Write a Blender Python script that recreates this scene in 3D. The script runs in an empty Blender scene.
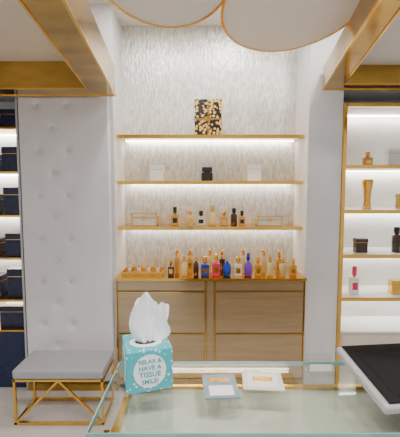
import bpy, bmesh, math, random
from mathutils import Vector, Matrix
random.seed(4)
S=bpy.context.scene
# ---------------------------------------------------------------- materials
def mat(name,col,rough=.5,metal=0,noise=0,nscale=(20,20,20),bump=0,emit=None,estr=0,alpha=None,trans=0,coat=0,col2=None,detail=3):
    m=bpy.data.materials.new(name); m.use_nodes=True
    n=m.node_tree.nodes; l=m.node_tree.links; b=n['Principled BSDF']
    b.inputs['Base Color'].default_value=(*col,1); b.inputs['Roughness'].default_value=rough
    b.inputs['Metallic'].default_value=metal
    b.inputs['Transmission Weight'].default_value=trans
    b.inputs['Coat Weight'].default_value=coat
    if emit: 
        b.inputs['Emission Color'].default_value=(*emit,1); b.inputs['Emission Strength'].default_value=estr
    tc=n.new('ShaderNodeTexCoord'); mp=n.new('ShaderNodeMapping'); mp.inputs['Scale'].default_value=nscale
    nz=n.new('ShaderNodeTexNoise'); nz.inputs['Scale'].default_value=1; nz.inputs['Detail'].default_value=detail
    l.new(tc.outputs['Object'],mp.inputs[0]); l.new(mp.outputs[0],nz.inputs['Vector'])
    cr=n.new('ShaderNodeValToRGB'); c2=col2 or tuple(max(0,c*(1-noise)) for c in col)
    cr.color_ramp.elements[0].position=.35; cr.color_ramp.elements[1].position=.65
    cr.color_ramp.elements[0].color=(*c2,1); cr.color_ramp.elements[1].color=(*col,1)
    l.new(nz.outputs['Fac'],cr.inputs[0]); l.new(cr.outputs[0],b.inputs['Base Color'])
    if bump:
        bp=n.new('ShaderNodeBump'); bp.inputs['Strength'].default_value=bump; bp.inputs['Distance'].default_value=.01
        l.new(nz.outputs['Fac'],bp.inputs['Height']); l.new(bp.outputs[0],b.inputs['Normal'])
    return m
def glassmat(name,tint,refl=.05):
    m=bpy.data.materials.new(name); m.use_nodes=True; n=m.node_tree.nodes; l=m.node_tree.links
    for x in list(n): n.remove(x)
    o=n.new('ShaderNodeOutputMaterial'); t=n.new('ShaderNodeBsdfTransparent'); g=n.new('ShaderNodeBsdfGlossy')
    t.inputs[0].default_value=(*tint,1); g.inputs['Roughness'].default_value=.03
    f=n.new('ShaderNodeLayerWeight'); f.inputs[0].default_value=.5
    pw=n.new('ShaderNodeMath'); pw.operation='POWER'; pw.inputs[1].default_value=4
    ma=n.new('ShaderNodeMath'); ma.operation='MULTIPLY_ADD'; ma.inputs[1].default_value=.8; ma.inputs[2].default_value=refl
    mx=n.new('ShaderNodeMixShader'); l.new(f.outputs['Facing'],pw.inputs[0]); l.new(pw.outputs[0],ma.inputs[0]); l.new(ma.outputs[0],mx.inputs[0])
    l.new(t.outputs[0],mx.inputs[1]); l.new(g.outputs[0],mx.inputs[2]); l.new(mx.outputs[0],o.inputs[0]); return m
WHITE=mat('white_paint',(.68,.68,.70),.5,noise=.03)
CEIL=mat('ceiling_paint',(.80,.79,.79),.6,noise=.02)
PAPER=mat('silver_fibre_wallpaper',(.76,.75,.71),.30,metal=.35,col2=(.52,.51,.475),nscale=(70,70,20),bump=.65,detail=7)
GOLD=mat('polished_gold',(.86,.52,.11),.14,1,noise=.12)
GOLDB=mat('brushed_gold',(.58,.36,.085),.16,1,noise=.35,nscale=(3,8,8),bump=.03)
WOOD=mat('champagne_wood',(.46,.35,.21),.24,.6,noise=.12,nscale=(4,4,50),coat=.4)
LEATH=mat('white_leather',(.76,.75,.76),.42,noise=.03,nscale=(60,60,60),bump=.06)
GREYF=mat('grey_fabric',(.38,.38,.41),.8,noise=.15,nscale=(150,150,150),bump=.1)
MARB=mat('marble',(.66,.62,.58),.15,noise=.25,nscale=(2,3,2),detail=8)
NAVY=mat('navy_box',(.010,.020,.075),.2,noise=.3)
BLACK=mat('black_gloss',(.01,.01,.012),.12,noise=.2)
SHINYW=mat('white_card',(.82,.83,.83),.4,noise=.02)
BACKP=mat('marble_backing',(.84,.84,.83),.3,noise=.10,nscale=(5,5,9),detail=8)
LED=mat('led_strip',(1,1,1),emit=(1,.94,.82),estr=14)
SILV=mat('silver_plastic',(.50,.50,.51),.3,.3,noise=.03)
GLASS=glassmat('clear_glass',(.95,.98,.97),.05)
CGL=glassmat('case_glass',(.95,.97,.96),.03)
GEDGE=mat('green_glass_edge',(.30,.58,.56),.1,noise=.2,nscale=(8,8,8),trans=.3)
AMBER=mat('amber_perfume',(.70,.34,.05),.12,noise=.1,trans=.15)
PALEG=mat('pale_perfume',(.85,.66,.30),.1,noise=.1,trans=.2)
CLEARB=mat('clear_bottle',(.85,.82,.74),.08,noise=.1,trans=.25)
PINK=mat('pink_perfume',(.80,.03,.16),.1,noise=.1,trans=.1)
BLUE=mat('blue_perfume',(.01,.05,.50),.1,noise=.1,trans=.1)
PURP=mat('purple_perfume',(.18,.06,.50),.1,noise=.1,trans=.1)
DBROWN=mat('dark_brown_glass',(.06,.03,.02),.12,noise=.1)
CREAM=mat('cream_panel',(.72,.67,.57),.35,noise=.04)
DECK=mat('display_deck',(.50,.50,.40),.30,noise=.05)
TISS=mat('tissue_paper',(.93,.93,.94),.8,noise=.02)
TEALP=mat('teal_text',(.02,.34,.37),.6,noise=.05)
BGREY=mat('blue_grey_cover',(.20,.27,.34),.3,noise=.2)
SCREEN=mat('screen_glass',(.008,.009,.011),.10,noise=.2)
def teal_pattern():
    m=mat('teal_pattern',(.25,.68,.68),.5); n=m.node_tree.nodes; l=m.node_tree.links
    v=n.new('ShaderNodeTexVoronoi'); v.inputs['Scale'].default_value=75
    tc=n.new('ShaderNodeTexCoord'); l.new(tc.outputs['Object'],v.inputs['Vector'])
    cr=n.new('ShaderNodeValToRGB'); cr.color_ramp.interpolation='CONSTANT'
    cr.color_ramp.elements[0].color=(.62,.78,.76,1); cr.color_ramp.elements[1].position=.28; cr.color_ramp.elements[1].color=(.05,.40,.45,1)
    l.new(v.outputs['Distance'],cr.inputs[0]); l.new(cr.outputs[0],n['Principled BSDF'].inputs['Base Color']); return m
TEAL=teal_pattern()
def leopard():
    m=mat('leopard_pattern',(.7,.5,.15),.3); n=m.node_tree.nodes; l=m.node_tree.links
    v=n.new('ShaderNodeTexVoronoi'); v.inputs['Scale'].default_value=42
    tc=n.new('ShaderNodeTexCoord'); l.new(tc.outputs['Object'],v.inputs['Vector'])
    cr=n.new('ShaderNodeValToRGB'); cr.color_ramp.interpolation='CONSTANT'
    cr.color_ramp.elements[0].color=(.72,.48,.13,1); cr.color_ramp.elements[1].position=.45; cr.color_ramp.elements[1].color=(.015,.01,.01,1)
    l.new(v.outputs['Distance'],cr.inputs[0]); l.new(cr.outputs[0],n['Principled BSDF'].inputs['Base Color']); return m
LEO=leopard()
# ---------------------------------------------------------------- mesh builder
class B:
    def __init__(s): s.bm=bmesh.new(); s.mats=[]
    def mi(s,m):
        if m not in s.mats: s.mats.append(m)
        return s.mats.index(m)
    def box(s,x0,x1,y0,y1,z0,z1,m,M=None,bev=0):
        t=bmesh.new(); bmesh.ops.create_cube(t,size=1)
        for v in t.verts: v.co=Vector(((x0+x1)/2+v.co.x*(x1-x0),(y0+y1)/2+v.co.y*(y1-y0),(z0+z1)/2+v.co.z*(z1-z0)))
        if bev: bmesh.ops.bevel(t,geom=t.edges[:],offset=bev,segments=3,affect='EDGES',profile=.5)
        s.merge(t,m,M,smooth=False)
    def merge(s,t,m,M=None,smooth=False):
        if M: bmesh.ops.transform(t,matrix=M,verts=t.verts)
        i=s.mi(m); mp={}
        for v in t.verts: mp[v]=s.bm.verts.new(v.co)
        for f in t.faces:
            try: g=s.bm.faces.new([mp[v] for v in f.verts]); g.material_index=i; g.smooth=smooth
            except ValueError: pass
        t.free()
    def lathe(s,prof,m,x=0,y=0,z=0,n=20,M=None,sx=1,sy=1):
        t=bmesh.new(); rings=[]
        for r,h in prof:
            rings.append([t.verts.new((x+sx*r*math.cos(2*math.pi*k/n),y+sy*r*math.sin(2*math.pi*k/n),z+h)) for k in range(n)])
        for a,b in zip(rings,rings[1:]):
            for k in range(n): t.faces.new((a[k],a[(k+1)%n],b[(k+1)%n],b[k]))
        t.faces.new(rings[0][::-1]); t.faces.new(rings[-1]); s.merge(t,m,M,True)
    def prism(s,pts,z0,z1,m,M=None,smooth=False):
        t=bmesh.new(); a=[t.verts.new((p[0],p[1],z0)) for p in pts]; b=[t.verts.new((p[0],p[1],z1)) for p in pts]; n=len(pts)
        for k in range(n): t.faces.new((a[k],a[(k+1)%n],b[(k+1)%n],b[k]))
        t.faces.new(a[::-1]); t.faces.new(b); bmesh.ops.recalc_face_normals(t,faces=t.faces); s.merge(t,m,M,smooth)
    def bar(s,p,q,w,m):
        p=Vector(p);q=Vector(q);d=q-p; t=bmesh.new(); bmesh.ops.create_cube(t,size=1)
        for v in t.verts: v.co=Vector((v.co.x*w,v.co.y*w,v.co.z*d.length))
        M=Matrix.Translation((p+q)/2)@d.to_track_quat('Z','Y').to_matrix().to_4x4(); s.merge(t,m,M)
    def done(s,name,parent=None,M=None,origin=None):
        me=bpy.data.meshes.new(name); 
        if origin is not None: bmesh.ops.translate(s.bm,vec=-Vector(origin),verts=s.bm.verts)
        s.bm.to_mesh(me); s.bm.free()
        for m in s.mats: me.materials.append(m)
        o=bpy.data.objects.new(name,me); S.collection.objects.link(o)
        if origin is not None: o.location=origin
        if M: o.matrix_world=M
        if parent: o.parent=parent
        return o
def empty(name,loc=(0,0,0)):
    e=bpy.data.objects.new(name,None); e.empty_display_size=.1; e.location=loc; S.collection.objects.link(e); return e
def single(name,m,*a,bev=0):
    b=B(); b.box(*a,m,bev=bev); return b.done(name)
# ---------------------------------------------------------------- room shell
H=2.9
single('floor',MARB,-2.4,2.4,-1.2,3.1,-.05,0)
single('ceiling',CEIL,-2.4,2.4,-1.2,3.1,H,H+.05)
single('wall_left',WHITE,-2.4,-2.3,-1.2,3.1,0,H)
single('wall_right',WHITE,2.3,2.4,-1.2,3.1,0,H)
b=B(); b.box(-2.3,-.64,3.0,3.1,0,H,WHITE); b.box(-.64,.80,2.98,3.1,0,H,PAPER); b.box(.80,2.3,3.0,3.1,0,H,WHITE); b.done('wall_back')
single('wall_pillar_left',WHITE,-1.34,-.64,2.64,3.0,0,H)
single('wall_pillar_right',WHITE,.80,1.05,2.62,3.0,0,H)
b=B(); b.box(-2.3,-1.34,2.66,3.0,2.3,H,WHITE); b.done('wall_header_left')
b=B(); b.box(1.05,2.3,2.66,3.0,2.3,H,WHITE); b.done('wall_header_right')
single('baseboard_left',GOLDB,-1.34,-.64,2.612,2.639,0,.06)
# tufted panel
t=bmesh.new(); nx,nz=110,300; x0,x1,z0,z1=-1.335,-.665,.07,2.24
cent=[]
zz=.2;r=0
while zz<2.2:
    xs=[-1.20,-.98] if r%2==0 else [-1.09]
    for xx in xs: cent.append((xx,zz))
    zz+=.165; r+=1
g=[[None]*(nz+1) for _ in range(nx+1)]
for i in range(nx+1):
    for j in range(nz+1):
        X=x0+(x1-x0)*i/nx; Z=z0+(z1-z0)*j/nz; d=0
        for cx,cz in cent:
            q=(X-cx)**2+(Z-cz)**2
            if q<.02: d+=.012*math.exp(-q/.0004)+.008*math.exp(-q/.0022)
        e=min(X-x0,x1-X,Z-z0,z1-Z); d+=.014*max(0,1-e/.012)**2
        g[i][j]=t.verts.new((X,2.610+d,Z))
for i in range(nx):
    for j in range(nz): t.faces.new((g[i][j],g[i+1][j],g[i+1][j+1],g[i][j+1]))
b=B(); b.merge(t,LEATH,None,True)
for cx,cz in cent:
    b.lathe([(.001,.0),(.010,.002),(.011,.006),(.001,.010)],LEATH,n=12,M=Matrix.Translation((cx,2.631,cz))@Matrix.Rotation(math.pi/2,4,'X'))
b.box(x0,x1,2.633,2.639,z0,z1,LEATH)
b.done('tufted_wall_panel')
# ---------------------------------------------------------------- canopies
def canopy(name,pts,inner,z0,z1,panel,w):
    b=B(); n=4
    b2=[Vector(p) for p in inner]
    for k in range(4):
        p,q=pts[k],pts[(k+1)%4]; i,j=b2[k],b2[(k+1)%4]
        b.prism([p,q,tuple(j),tuple(i)],z0,z1,GOLDB)
    b.prism([tuple(v) for v in b2],z1-.02,z1-.002,panel)
    for k in range(4):
        p,q=pts[k],pts[(k+1)%4]
        b.bar((p[0],p[1],z0),(q[0],q[1],z0),.012,GOLD)
        p,q=inner[k],inner[(k+1)%4]
        b.bar((p[0],p[1],z0),(q[0],q[1],z0),.010,GOLD)
    for sx in (.3,.7):
        x=pts[0][0]*(1-sx)+pts[1][0]*sx
        b.box(x-.01,x+.01,1.8,1.82,z1-.01,H,GOLD)
    return b.done(name)
canopy('gold_ceiling_canopy',[(-.61,2.59),(-2.25,2.59),(-2.25,.9),(-.45,.9)],[(-.76,2.42),(-2.1,2.42),(-2.1,1.05),(-.62,1.05)],2.24,2.44,CREAM,.12)
canopy('gold_ceiling_canopy',[(.88,2.58),(2.25,2.58),(2.25,.9),(.60,.9)],[(.98,2.46),(2.13,2.46),(2.13,1.02),(.72,1.02)],2.28,2.43,WHITE,.12)
def disc(name,cx,cy,rx,ry,z):
    b=B(); n=64
    pts=[(cx+rx*math.cos(2*math.pi*k/n),cy+ry*math.sin(2*math.pi*k/n)) for k in range(n)]
    pin=[(cx+(rx-.012)*math.cos(2*math.pi*k/n),cy+(ry-.012)*math.sin(2*math.pi*k/n)) for k in range(n)]
    b.prism(pin,z,z+.03,CEIL)
    for k in range(n):
        p,q=pts[k],pts[(k+1)%n]; i,j=pin[k],pin[(k+1)%n]; b.prism([p,q,j,i],z-.004,z+.034,GOLD)
    b.box(cx-.008,cx+.008,cy-.008,cy+.008,z+.03,H,GOLD)
    return b.done(name)
disc('suspended_ceiling_disc',.44,1.76,.34,.50,2.42)
disc('suspended_ceiling_disc',-.14,1.32,.28,.48,2.36)
# ---------------------------------------------------------------- alcove shelves
def led(x0,x1,y,z,e,name='led'):
    L=bpy.data.lights.new(name,'AREA'); L.shape='RECTANGLE'; L.size=x1-x0; L.size_y=.02; L.energy=e; L.color=(1,.94,.82)
    o=bpy.data.objects.new(name,L); S.collection.objects.link(o); o.location=((x0+x1)/2,y,z); o.rotation_euler=(math.radians(15),0,0); return o
SH=[1.98,1.63,1.275]
for z in SH:
    b=B(); b.box(-.638,.798,2.72,2.978,z-.012,z,GOLD); b.box(-.638,.798,2.712,2.72,z-.026,z+.001,GOLD)
    b.box(-.62,.78,2.95,2.965,z-.018,z-.012,LED); b.done('gold_shelf')
    led(-.6,.76,2.94,z-.022,3.6,'shelf_led_light')
# base cabinet
b=B()
b.box(-.638,.798,2.62,2.975,.06,.885,WOOD); b.box(-.6,.76,2.66,2.95,0,.06,BLACK)
b.box(-.638,.798,2.575,2.975,.880,.900,GOLD)
b.box(-.638,.798,2.60,2.62,.06,.10,WOOD)
for x in (-.638,.040,.105,.790): b.box(x,x+.007,2.594,2.62,.06,.88,GOLD)
for (xa,xb) in ((-.625,.035),(.12,.785)):
    for (za,zb) in ((.80,.875),(.47,.785),(.11,.455)):
        b.box(xa,xb,2.60,2.619,za,zb,WOOD,bev=.002)
    b.box(xa,xb,2.596,2.600,.785,.792,GOLD)
    b.box(xa,xb,2.597,2.601,.458,.463,GOLD)
b.box(.052,.104,2.60,2.619,.11,.875,WOOD,bev=.002)
b.done('display_cabinet')
# ---------------------------------------------------------------- side display units
b=B()
b.box(1.052,1.076,2.60,2.99,0,2.19,GOLD); b.box(1.07,2.28,2.60,2.62,2.165,2.19,GOLD); b.box(1.07,2.28,2.62,2.99,2.175,2.19,SHINYW)
b.box(1.07,2.28,2.97,2.995,0,2.175,BACKP)
b.box(1.07,2.28,2.94,2.96,2.165,2.175,LED)
for z in (1.745,1.41,1.07,.737):
    b.box(1.07,2.28,2.63,2.97,z-.024,z,SHINYW); b.box(1.07,2.28,2.622,2.63,z-.026,z+.001,GOLD); b.box(1.08,2.27,2.945,2.965,z-.030,z-.024,LED)
b.box(1.075,2.28,2.66,2.969,.02,.45,CREAM); b.box(1.075,2.28,2.64,2.969,.45,.465,SHINYW)
b.done('wall_display_shelves')
for z in (2.17,1.725,1.39,1.05,.715): led(1.1,2.2,2.93,z-.02,1.9,'shelf_led_light')
b=B()
b.box(-1.36,-1.345,2.63,2.99,0,2.29,SILV); b.box(-2.28,-1.36,2.97,2.995,0,2.29,SHINYW)
LZ=(2.03,1.70,1.37,1.04,.71)
for z in LZ:
    b.box(-2.28,-1.361,2.66,2.97,z-.016,z,GOLD); b.box(-2.27,-1.37,2.945,2.965,z-.022,z-.016,LED)
b.box(-2.28,-1.361,2.66,2.969,.0,.46,NAVY); b.box(-2.28,-1.361,2.65,2.969,.46,.47,GOLD)
b.done('wall_display_shelves')
for z in LZ: led(-2.2,-1.4,2.93,z-.02,1.6,'shelf_led_light')
def giftbox(name,x,y,z,w,d,h,m,lid=GOLD,rot=0):
    b=B(); b.box(-w/2,w/2,-d/2,d/2,0,h*.72,m,bev=.002); b.box(-w/2-.002,w/2+.002,-d/2-.002,d/2+.002,h*.74,h,m,bev=.002)
    b.box(-w/2+.001,w/2-.001,-d/2+.001,d/2-.001,h*.71,h*.75,lid)
    return b.done(name,M=Matrix.Translation((x,y,z))@Matrix.Rotation(rot,4,'Z'))
for z,h in zip(LZ,(.15,.2,.22,.19,.24)):
    giftbox('navy_gift_box',-1.45,2.78,z+.001,.15,.12,h*.95,NAVY)
    giftbox('navy_gift_box',-1.68,2.80,z+.001,.18,.12,h*.7,NAVY)
giftbox('navy_gift_box',-1.49,2.78,.471,.2,.14,.17,NAVY)
# ---------------------------------------------------------------- bottles
def bottle(name,x,y,z,w,h,body,cap,kind='sq',rot=0):
    b=B(); hb=h*.6
    if kind=='sq':
        b.box(-w/2,w/2,-w*.32,w*.32,0,hb,body,bev=w*.08)
        b.box(-w*.3,w*.3,-w*.325,-w*.315,hb*.25,hb*.7,cap)
        b.lathe([(w*.16,hb-.001),(w*.16,hb+h*.07)],GOLD,n=14)
        b.lathe([(w*.26,hb+h*.07),(w*.26,h*.97),(w*.2,h)],cap,n=16)
    elif kind=='round':
        b.lathe([(w*.3,0),(w*.46,h*.03),(w*.5,h*.2),(w*.46,hb*.8),(w*.25,hb),(w*.15,hb+h*.04),(w*.15,hb+h*.08)],body,n=22)
        b.lathe([(w*.22,hb+h*.08),(w*.24,hb+h*.2),(w*.16,h*.92),(w*.2,h*.97),(w*.05,h)],cap,n=18)
    elif kind=='tall':
        b.lathe([(w*.45,0),(w*.45,h*.62),(w*.36,h*.68),(w*.18,h*.7),(w*.18,h*.74)],body,n=20)
        b.lathe([(w*.3,h*.74),(w*.3,h*.98),(w*.25,h)],cap,n=18)
    elif kind=='flare':
        b.lathe([(w*.32,0),(w*.34,h*.02),(w*.24,h*.3),(w*.30,h*.65),(w*.42,h*.95),(w*.42,h)],body,n=24)
        b.lathe([(w*.44,h),(w*.44,h*1.02),(w*.1,h*1.04)],cap,n=24)
    elif kind=='jar':
        b.box(-w/2,w/2,-w/2,w/2,0,h*.62,body,bev=w*.1)
        b.lathe([(w*.3,h*.61),(w*.3,h*.68)],GOLD,n=16); b.box(-w*.46,w*.46,-w*.46,w*.46,h*.66,h,cap,bev=w*.06)
    return b.done(name,M=Matrix.Translation((x,y,z+.0005))@Matrix.Rotation(rot,4,'Z'))
def X(px,Y,drop=.3): return (px-200)*(Y*.9967+drop*.081)/350
b=B()
for s in (-1,1):
    b.box(s*.054-.050,s*.054+.050,-.04,.04,0,.275,LEO,bev=.003)
b.box(-.0035,.0035,-.038,.038,.004,.265,GOLD)
b.box(-.108,.108,-.043,.043,.12,.130,GOLD); b.box(-.02,.02,-.05,-.042,.108,.144,GOLD,bev=.004)
b.done('leopard_gift_box',M=Matrix.Translation((X(208,2.79,-.5),2.79,1.9805)))
Y=2.82
giftbox('white_perfume_box',X(157,Y,0),Y,1.6305,.105,.06,.125,SHINYW)
giftbox('white_perfume_box',X(254,Y,0),Y,1.6305,.10,.06,.13,SHINYW)
bottle('cream_jar',X(207,Y,0),Y,1.63,.09,.11,BLACK,BLACK,'jar')
def clutch(x,y,z,w,h,nm):
    b=B(); b.box(-w/2,w/2,-.04,.04,0,h*.65,CLEARB,bev=.006); b.box(-w/2-.003,w/2+.003,-.043,.043,h*.67,h,CLEARB,bev=.006)
    b.box(-w/2,w/2,-.042,.042,h*.62,h*.69,GOLD); b.box(-.012,.012,-.05,-.04,h*.5,h*.8,GOLD,bev=.002)
    b.box(-w/2-.004,w/2+.004,-.045,.045,h*.97,h*1.03,GOLD); b.box(-w/2-.002,w/2+.002,-.044,.044,0,h*.06,GOLD)
    for s in (-1,1): b.box(s*w*.48-.006,s*w*.48+.006,-.045,.045,0,h,GOLD)
    b.done(nm,M=Matrix.Translation((x,y,z+.0005)))
clutch(X(145,2.81,.2),2.81,1.275,.20,.10,'glass_jewelry_case'); clutch(X(269,2.81,.2),2.81,1.275,.20,.075,'glass_jewelry_case')
for px,w,h,bd,cp,k in [(175,.060,.15,AMBER,BLACK,'sq'),(190,.055,.12,PALEG,GOLD,'tall'),(201,.065,.12,CLEARB,BLACK,'sq'),(212,.062,.17,PALEG,GOLD,'round'),
                    (224,.055,.12,AMBER,GOLD,'sq'),(234,.055,.14,DBROWN,BLACK,'tall'),(242,.05,.12,AMBER,BLACK,'sq')]:
    bottle('perfume_bottle',X(px,2.80,.2),2.80,1.275,w,h,bd,cp,k)
for px,w,h,bd,cp,k,yy in [(171,.045,.13,DBROWN,GOLD,'sq',2.66),(177,.045,.19,AMBER,GOLD,'tall',2.76),(184,.05,.16,PALEG,GOLD,'round',2.66),(190,.045,.19,AMBER,GOLD,'sq',2.76),(196,.045,.15,DBROWN,GOLD,'tall',2.66),
    (205,.062,.15,BLUE,GOLD,'sq',2.66),(216,.058,.17,PINK,GOLD,'sq',2.66),(227,.06,.17,BLUE,SILV,'round',2.66),(238,.058,.15,CLEARB,GOLD,'sq',2.66),(248,.062,.18,PURP,BLUE,'round',2.66),
    (258,.05,.15,AMBER,GOLD,'sq',2.66),(263,.045,.19,PALEG,GOLD,'tall',2.77),(270,.05,.16,PALEG,GOLD,'round',2.66),(279,.05,.18,AMBER,GOLD,'sq',2.77),(282,.05,.14,PALEG,GOLD,'tall',2.65),(293,.05,.13,AMBER,GOLD,'sq',2.67),
    (210,.045,.19,PALEG,GOLD,'tall',2.78),(222,.045,.18,DBROWN,GOLD,'sq',2.78),(243,.045,.19,PALEG,GOLD,'tall',2.78)]:
    bottle('perfume_bottle',X(px,yy,.66),yy,.9,w,h,bd,cp,k)
b=B(); b.box(-.61,-.28,2.66,2.82,.9005,.908,GOLD)
for a in ((-.61,-.604,2.66,2.82),(-.286,-.28,2.66,2.82),(-.604,-.286,2.66,2.666),(-.604,-.286,2.814,2.82)): b.box(*a,.908,.925,GOLD)
b.done('gold_tray')
for i in range(4): bottle('perfume_vial',-.56+.075*i,2.74,.9085,.03,.055,CLEARB,GOLD,'tall')
# right unit items
Y=2.74
bottle('perfume_bottle',X(365,Y),Y,1.745,.065,.11,AMBER,GOLD,'sq')
giftbox('white_perfume_box',X(390,Y),Y,1.7455,.10,.05,.13,SHINYW)
bottle('gold_vase',X(366,Y),Y,1.41,.10,.225,GOLD,GOLD,'flare')
giftbox('gold_perfume_box',X(402,Y),Y,1.4105,.09,.06,.12,GOLDB)
giftbox('dark_perfume_box',X(361,Y),Y,1.0705,.09,.06,.11,DBROWN)
bottle('perfume_bottle',X(397,Y),Y,1.07,.075,.20,DBROWN,BLACK,'tall')
bottle('perfume_bottle',X(356,Y),Y,.737,.07,.22,SHINYW,PINK,'sq')
giftbox('gold_perfume_box',X(397,Y,.6),Y,.7375,.10,.06,.11,GOLD)
# ---------------------------------------------------------------- bench
b=B(); xa,xb,ya,yb=-1.235,-.635,2.20,2.50
b.box(xa,xb,ya,yb,.318,.385,GREYF,bev=.018)
w=.016
for y in (ya+.015,yb-.015):
    b.bar((xa,y,.309),(xb,y,.309),w,GOLD); b.bar((xa,y,.012),(xb,y,.012),w,GOLD)
    for x in (xa+.01,xb-.01): b.bar((x,y,.005),(x,y,.314),w,GOLD)
for x in (xa+.01,xb-.01): b.bar((x,ya+.015,.309),(x,yb-.015,.309),w,GOLD); b.bar((x,ya+.015,.012),(x,yb-.015,.012),w,GOLD)
b.bar((xa+.01,ya+.015,.012),((xa+xb)/2,ya+.015,.306),w*.8,GOLD); b.bar(((xa+xb)/2,ya+.015,.306),(xb-.01,ya+.015,.012),w*.8,GOLD)
b.done('upholstered_bench')
# ---------------------------------------------------------------- glass counter
dk=empty('glass_display_counter')
xa,xb,ya,yb=-.27,1.5,.795,1.14; zt=.98
b=B(); b.box(xa,xb,ya,yb,zt-.012,zt,GLASS); b.done('glass_top',dk)
b=B(); e=.004
b.box(xa-e,xa,ya-e,yb+e,zt-.012,zt,GEDGE); b.box(xa,xb,ya-e,ya,zt-.012,zt,GEDGE); b.box(xa,xb,yb,yb+e,zt-.012,zt,GEDGE); b.box(xb,xb+e,ya-e,yb+e,zt-.012,zt,GEDGE); b.done('glass_edge',dk)
b=B(); dz=.90
b.box(xa+.05,xb-.02,ya+.02,yb-.03,dz-.04,dz,DECK); b.box(xa+.03,xb,yb-.03,yb-.018,dz-.045,dz+.012,GOLD); b.box(xa+.03,xb,ya+.008,ya+.02,dz-.045,dz+.012,GOLD); b.box(xa+.03,xa+.05,ya+.01,yb-.03,dz-.045,dz+.012,GOLD)
b.box(xa+.05,xb-.02,ya+.03,yb-.05,0,dz-.04,WOOD)
for x in (xa+.04,xb-.02):
    for y in (ya+.02,yb-.025): b.box(x-.007,x+.007,y-.007,y+.007,dz,zt-.012,GOLD)
b.done('counter_body',dk)
# brochures on glass
b=B(); b.box(-.05,.05,-.062,.062,0,.004,BGREY); b.box(-.035,.035,-.05,.0,.004,.0045,SHINYW); b.box(-.03,.03,.02,.04,.004,.0045,GOLD)
b.done('brochure',M=Matrix.Translation((.060,.99,zt+.001))@Matrix.Rotation(.06,4,'Z'))
b=B(); b.box(-.06,.06,-.05,.05,0,.003,CREAM); b.box(-.045,.045,-.035,.035,.003,.0035,SHINYW); b.box(-.03,.03,-.005,.02,.0035,.004,GOLD)
b.done('price_card',M=Matrix.Translation((.19,1.02,zt+.001))@Matrix.Rotation(-.08,4,'Z'))
# ---------------------------------------------------------------- tissue box
tb=empty('tissue_box',(-.163,1.03,zt+.001)); tb.rotation_euler=(0,0,math.radians(17))
b=B(); w=.067; h=.122
b.box(-w,w,-w,w,0,h,TEAL,bev=.002)
n=28; b.prism([(.035*math.cos(2*math.pi*k/n),.024*math.sin(2*math.pi*k/n)) for k in range(n)],h-.001,h+.0008,BLACK)
b.prism([(.050*math.cos(2*math.pi*k/n),.042*math.sin(2*math.pi*k/n)) for k in range(n)],h-.001,h+.0004,SHINYW)
for R in (0,-math.pi/2):
    M=Matrix.Rotation(R,4,'Z')@Matrix.Translation((0,-w,h*.5))@Matrix.Rotation(math.pi/2,4,'X')
    b.prism([(.047*math.cos(2*math.pi*k/n),.049*math.sin(2*math.pi*k/n)) for k in range(n)],-.001,.001,SHINYW,M=M)
b.done('box_body',tb)
for i,(tx,sz) in enumerate((('RELAX &',.017),('HAVE A',.019),('TISSUE',.021),('SMILE!',.018))):
    for R in (0,-math.pi/2):
        c=bpy.data.curves.new('label_text','FONT'); c.body=tx; c.size=sz; c.align_x='CENTER'; c.extrude=.0004; c.offset=.0003; c.materials.append(TEALP)
        o=bpy.data.objects.new('label_text',c); S.collection.objects.link(o); o.parent=tb
        o.matrix_local=Matrix.Rotation(R,4,'Z')@Matrix.Translation((0,-w-.0014,h*.5+.024-.020*i))@Matrix.Rotation(math.pi/2,4,'X')
b=B()
def sheet(yo,peak,hh,lean,ph,wd):
    t=bmesh.new(); nu,nv=44,28; G=[]
    for i in range(nu+1):
        u=-1+2*i/nu; col=[]
        for j in range(nv+1):
            v=j/nv
            wid=.014+wd*math.sin(min(1,v*1.25)*math.pi/2)**.9*(1-.22*v*v)
            top=hh*(1-.42*abs(u-peak)**1.3)
            x=u*wid+lean*v+.002
            y=yo*(.3+v)+(.010*(1-.2*v))*math.sin(4.2*u+ph+1.6*v)+.005*math.sin(9*u-ph+3*v)*v+.010*abs(u)*v*math.copysign(1,yo)
            z=h-.012+top*v+.003*math.sin(11*u+ph)*v
            col.append(t.verts.new((x,y,z)))
        G.append(col)
    for i in range(nu):
        for j in range(nv): t.faces.new((G[i][j],G[i+1][j],G[i+1][j+1],G[i][j+1]))
    b.merge(t,TISS,None,True)
sheet(-.012,-.35,.165,.010,.3,.052)
sheet(.012,-.1,.157,.006,1.9,.048)
sheet(.002,.55,.125,.024,3.3,.045)
b.done('tissue',tb)
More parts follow.
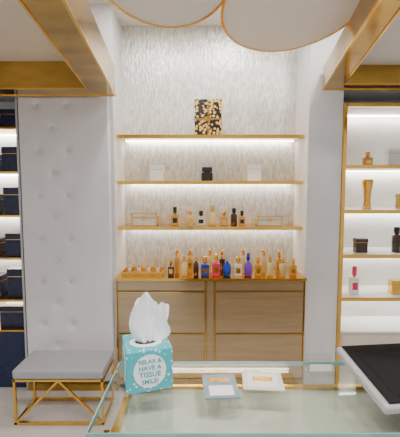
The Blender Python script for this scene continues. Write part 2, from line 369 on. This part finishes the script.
# ---------------------------------------------------------------- POS terminal
ps=empty('point_of_sale_terminal',(.645,.975,zt+.001)); ps.rotation_euler=(0,0,math.radians(6))
b=B(); T=Matrix.Translation((0,0,.050))@Matrix.Rotation(math.radians(9),4,'X')
b.box(-.20,.22,-.13,.13,-.014,.014,SILV,M=T,bev=.010)
b.box(-.186,.205,-.122,.122,.0145,.018,BLACK,M=T,bev=.001)
b.box(-.155,.18,-.098,.098,.0182,.0188,SCREEN,M=T)
Mw=Matrix(((0,0,1,0),(1,0,0,0),(0,1,0,0),(0,0,0,1)))
b.prism([(-.10,0),(.12,0),(.10,.052),(-.09,.022)],-.14,.16,BLACK,M=Mw)
b.done('tablet_body',ps)
b=B(); b.box(-.04,.04,-.03,.03,0,.004,CGL); b.box(-.04,.04,.026,.03,.004,.05,CGL); b.box(-.04,.04,-.03,-.027,.004,.02,CGL); b.box(-.035,.035,.0,.003,.004,.025,CREAM)
b.done('acrylic_card_holder',M=Matrix.Translation((.385,1.07,zt+.001)))
# ---------------------------------------------------------------- unseen ceiling lamps, added to brighten the room and counter
for i,(x,y) in enumerate(((-.35,2.3),(.25,2.45),(-.35,.3),(.35,.3),(-1.0,.2),(1.0,.2),(.95,2.0))):
    b=B(); b.lathe([(.065,-.008),(.065,0)],GOLD,n=24,x=x,y=y,z=H); b.lathe([(.05,-.010),(.05,-.008)],LED,n=24,x=x,y=y,z=H); b.done('added_fill_downlight')
    L=bpy.data.lights.new('added_fill_lamp','AREA'); L.shape='DISK'; L.size=.12; L.energy=20 if y<1 else 12; L.color=(1,.965,.92)
    o=bpy.data.objects.new('added_fill_lamp',L); o.location=(x,y,H-.014); S.collection.objects.link(o)
W=bpy.data.worlds.new('world'); S.world=W; W.use_nodes=True
nt=W.node_tree; bg=nt.nodes['Background']; bg.inputs[0].default_value=(.93,.95,1,1); bg.inputs[1].default_value=.85
# ---------------------------------------------------------------- camera
c=bpy.data.cameras.new('camera'); c.sensor_fit='HORIZONTAL'; c.sensor_width=36; c.lens=31.5; c.clip_start=.05
o=bpy.data.objects.new('camera',c); o.location=(0,0,1.56); o.rotation_euler=(math.radians(90-4.65),0,0); S.collection.objects.link(o); S.camera=o
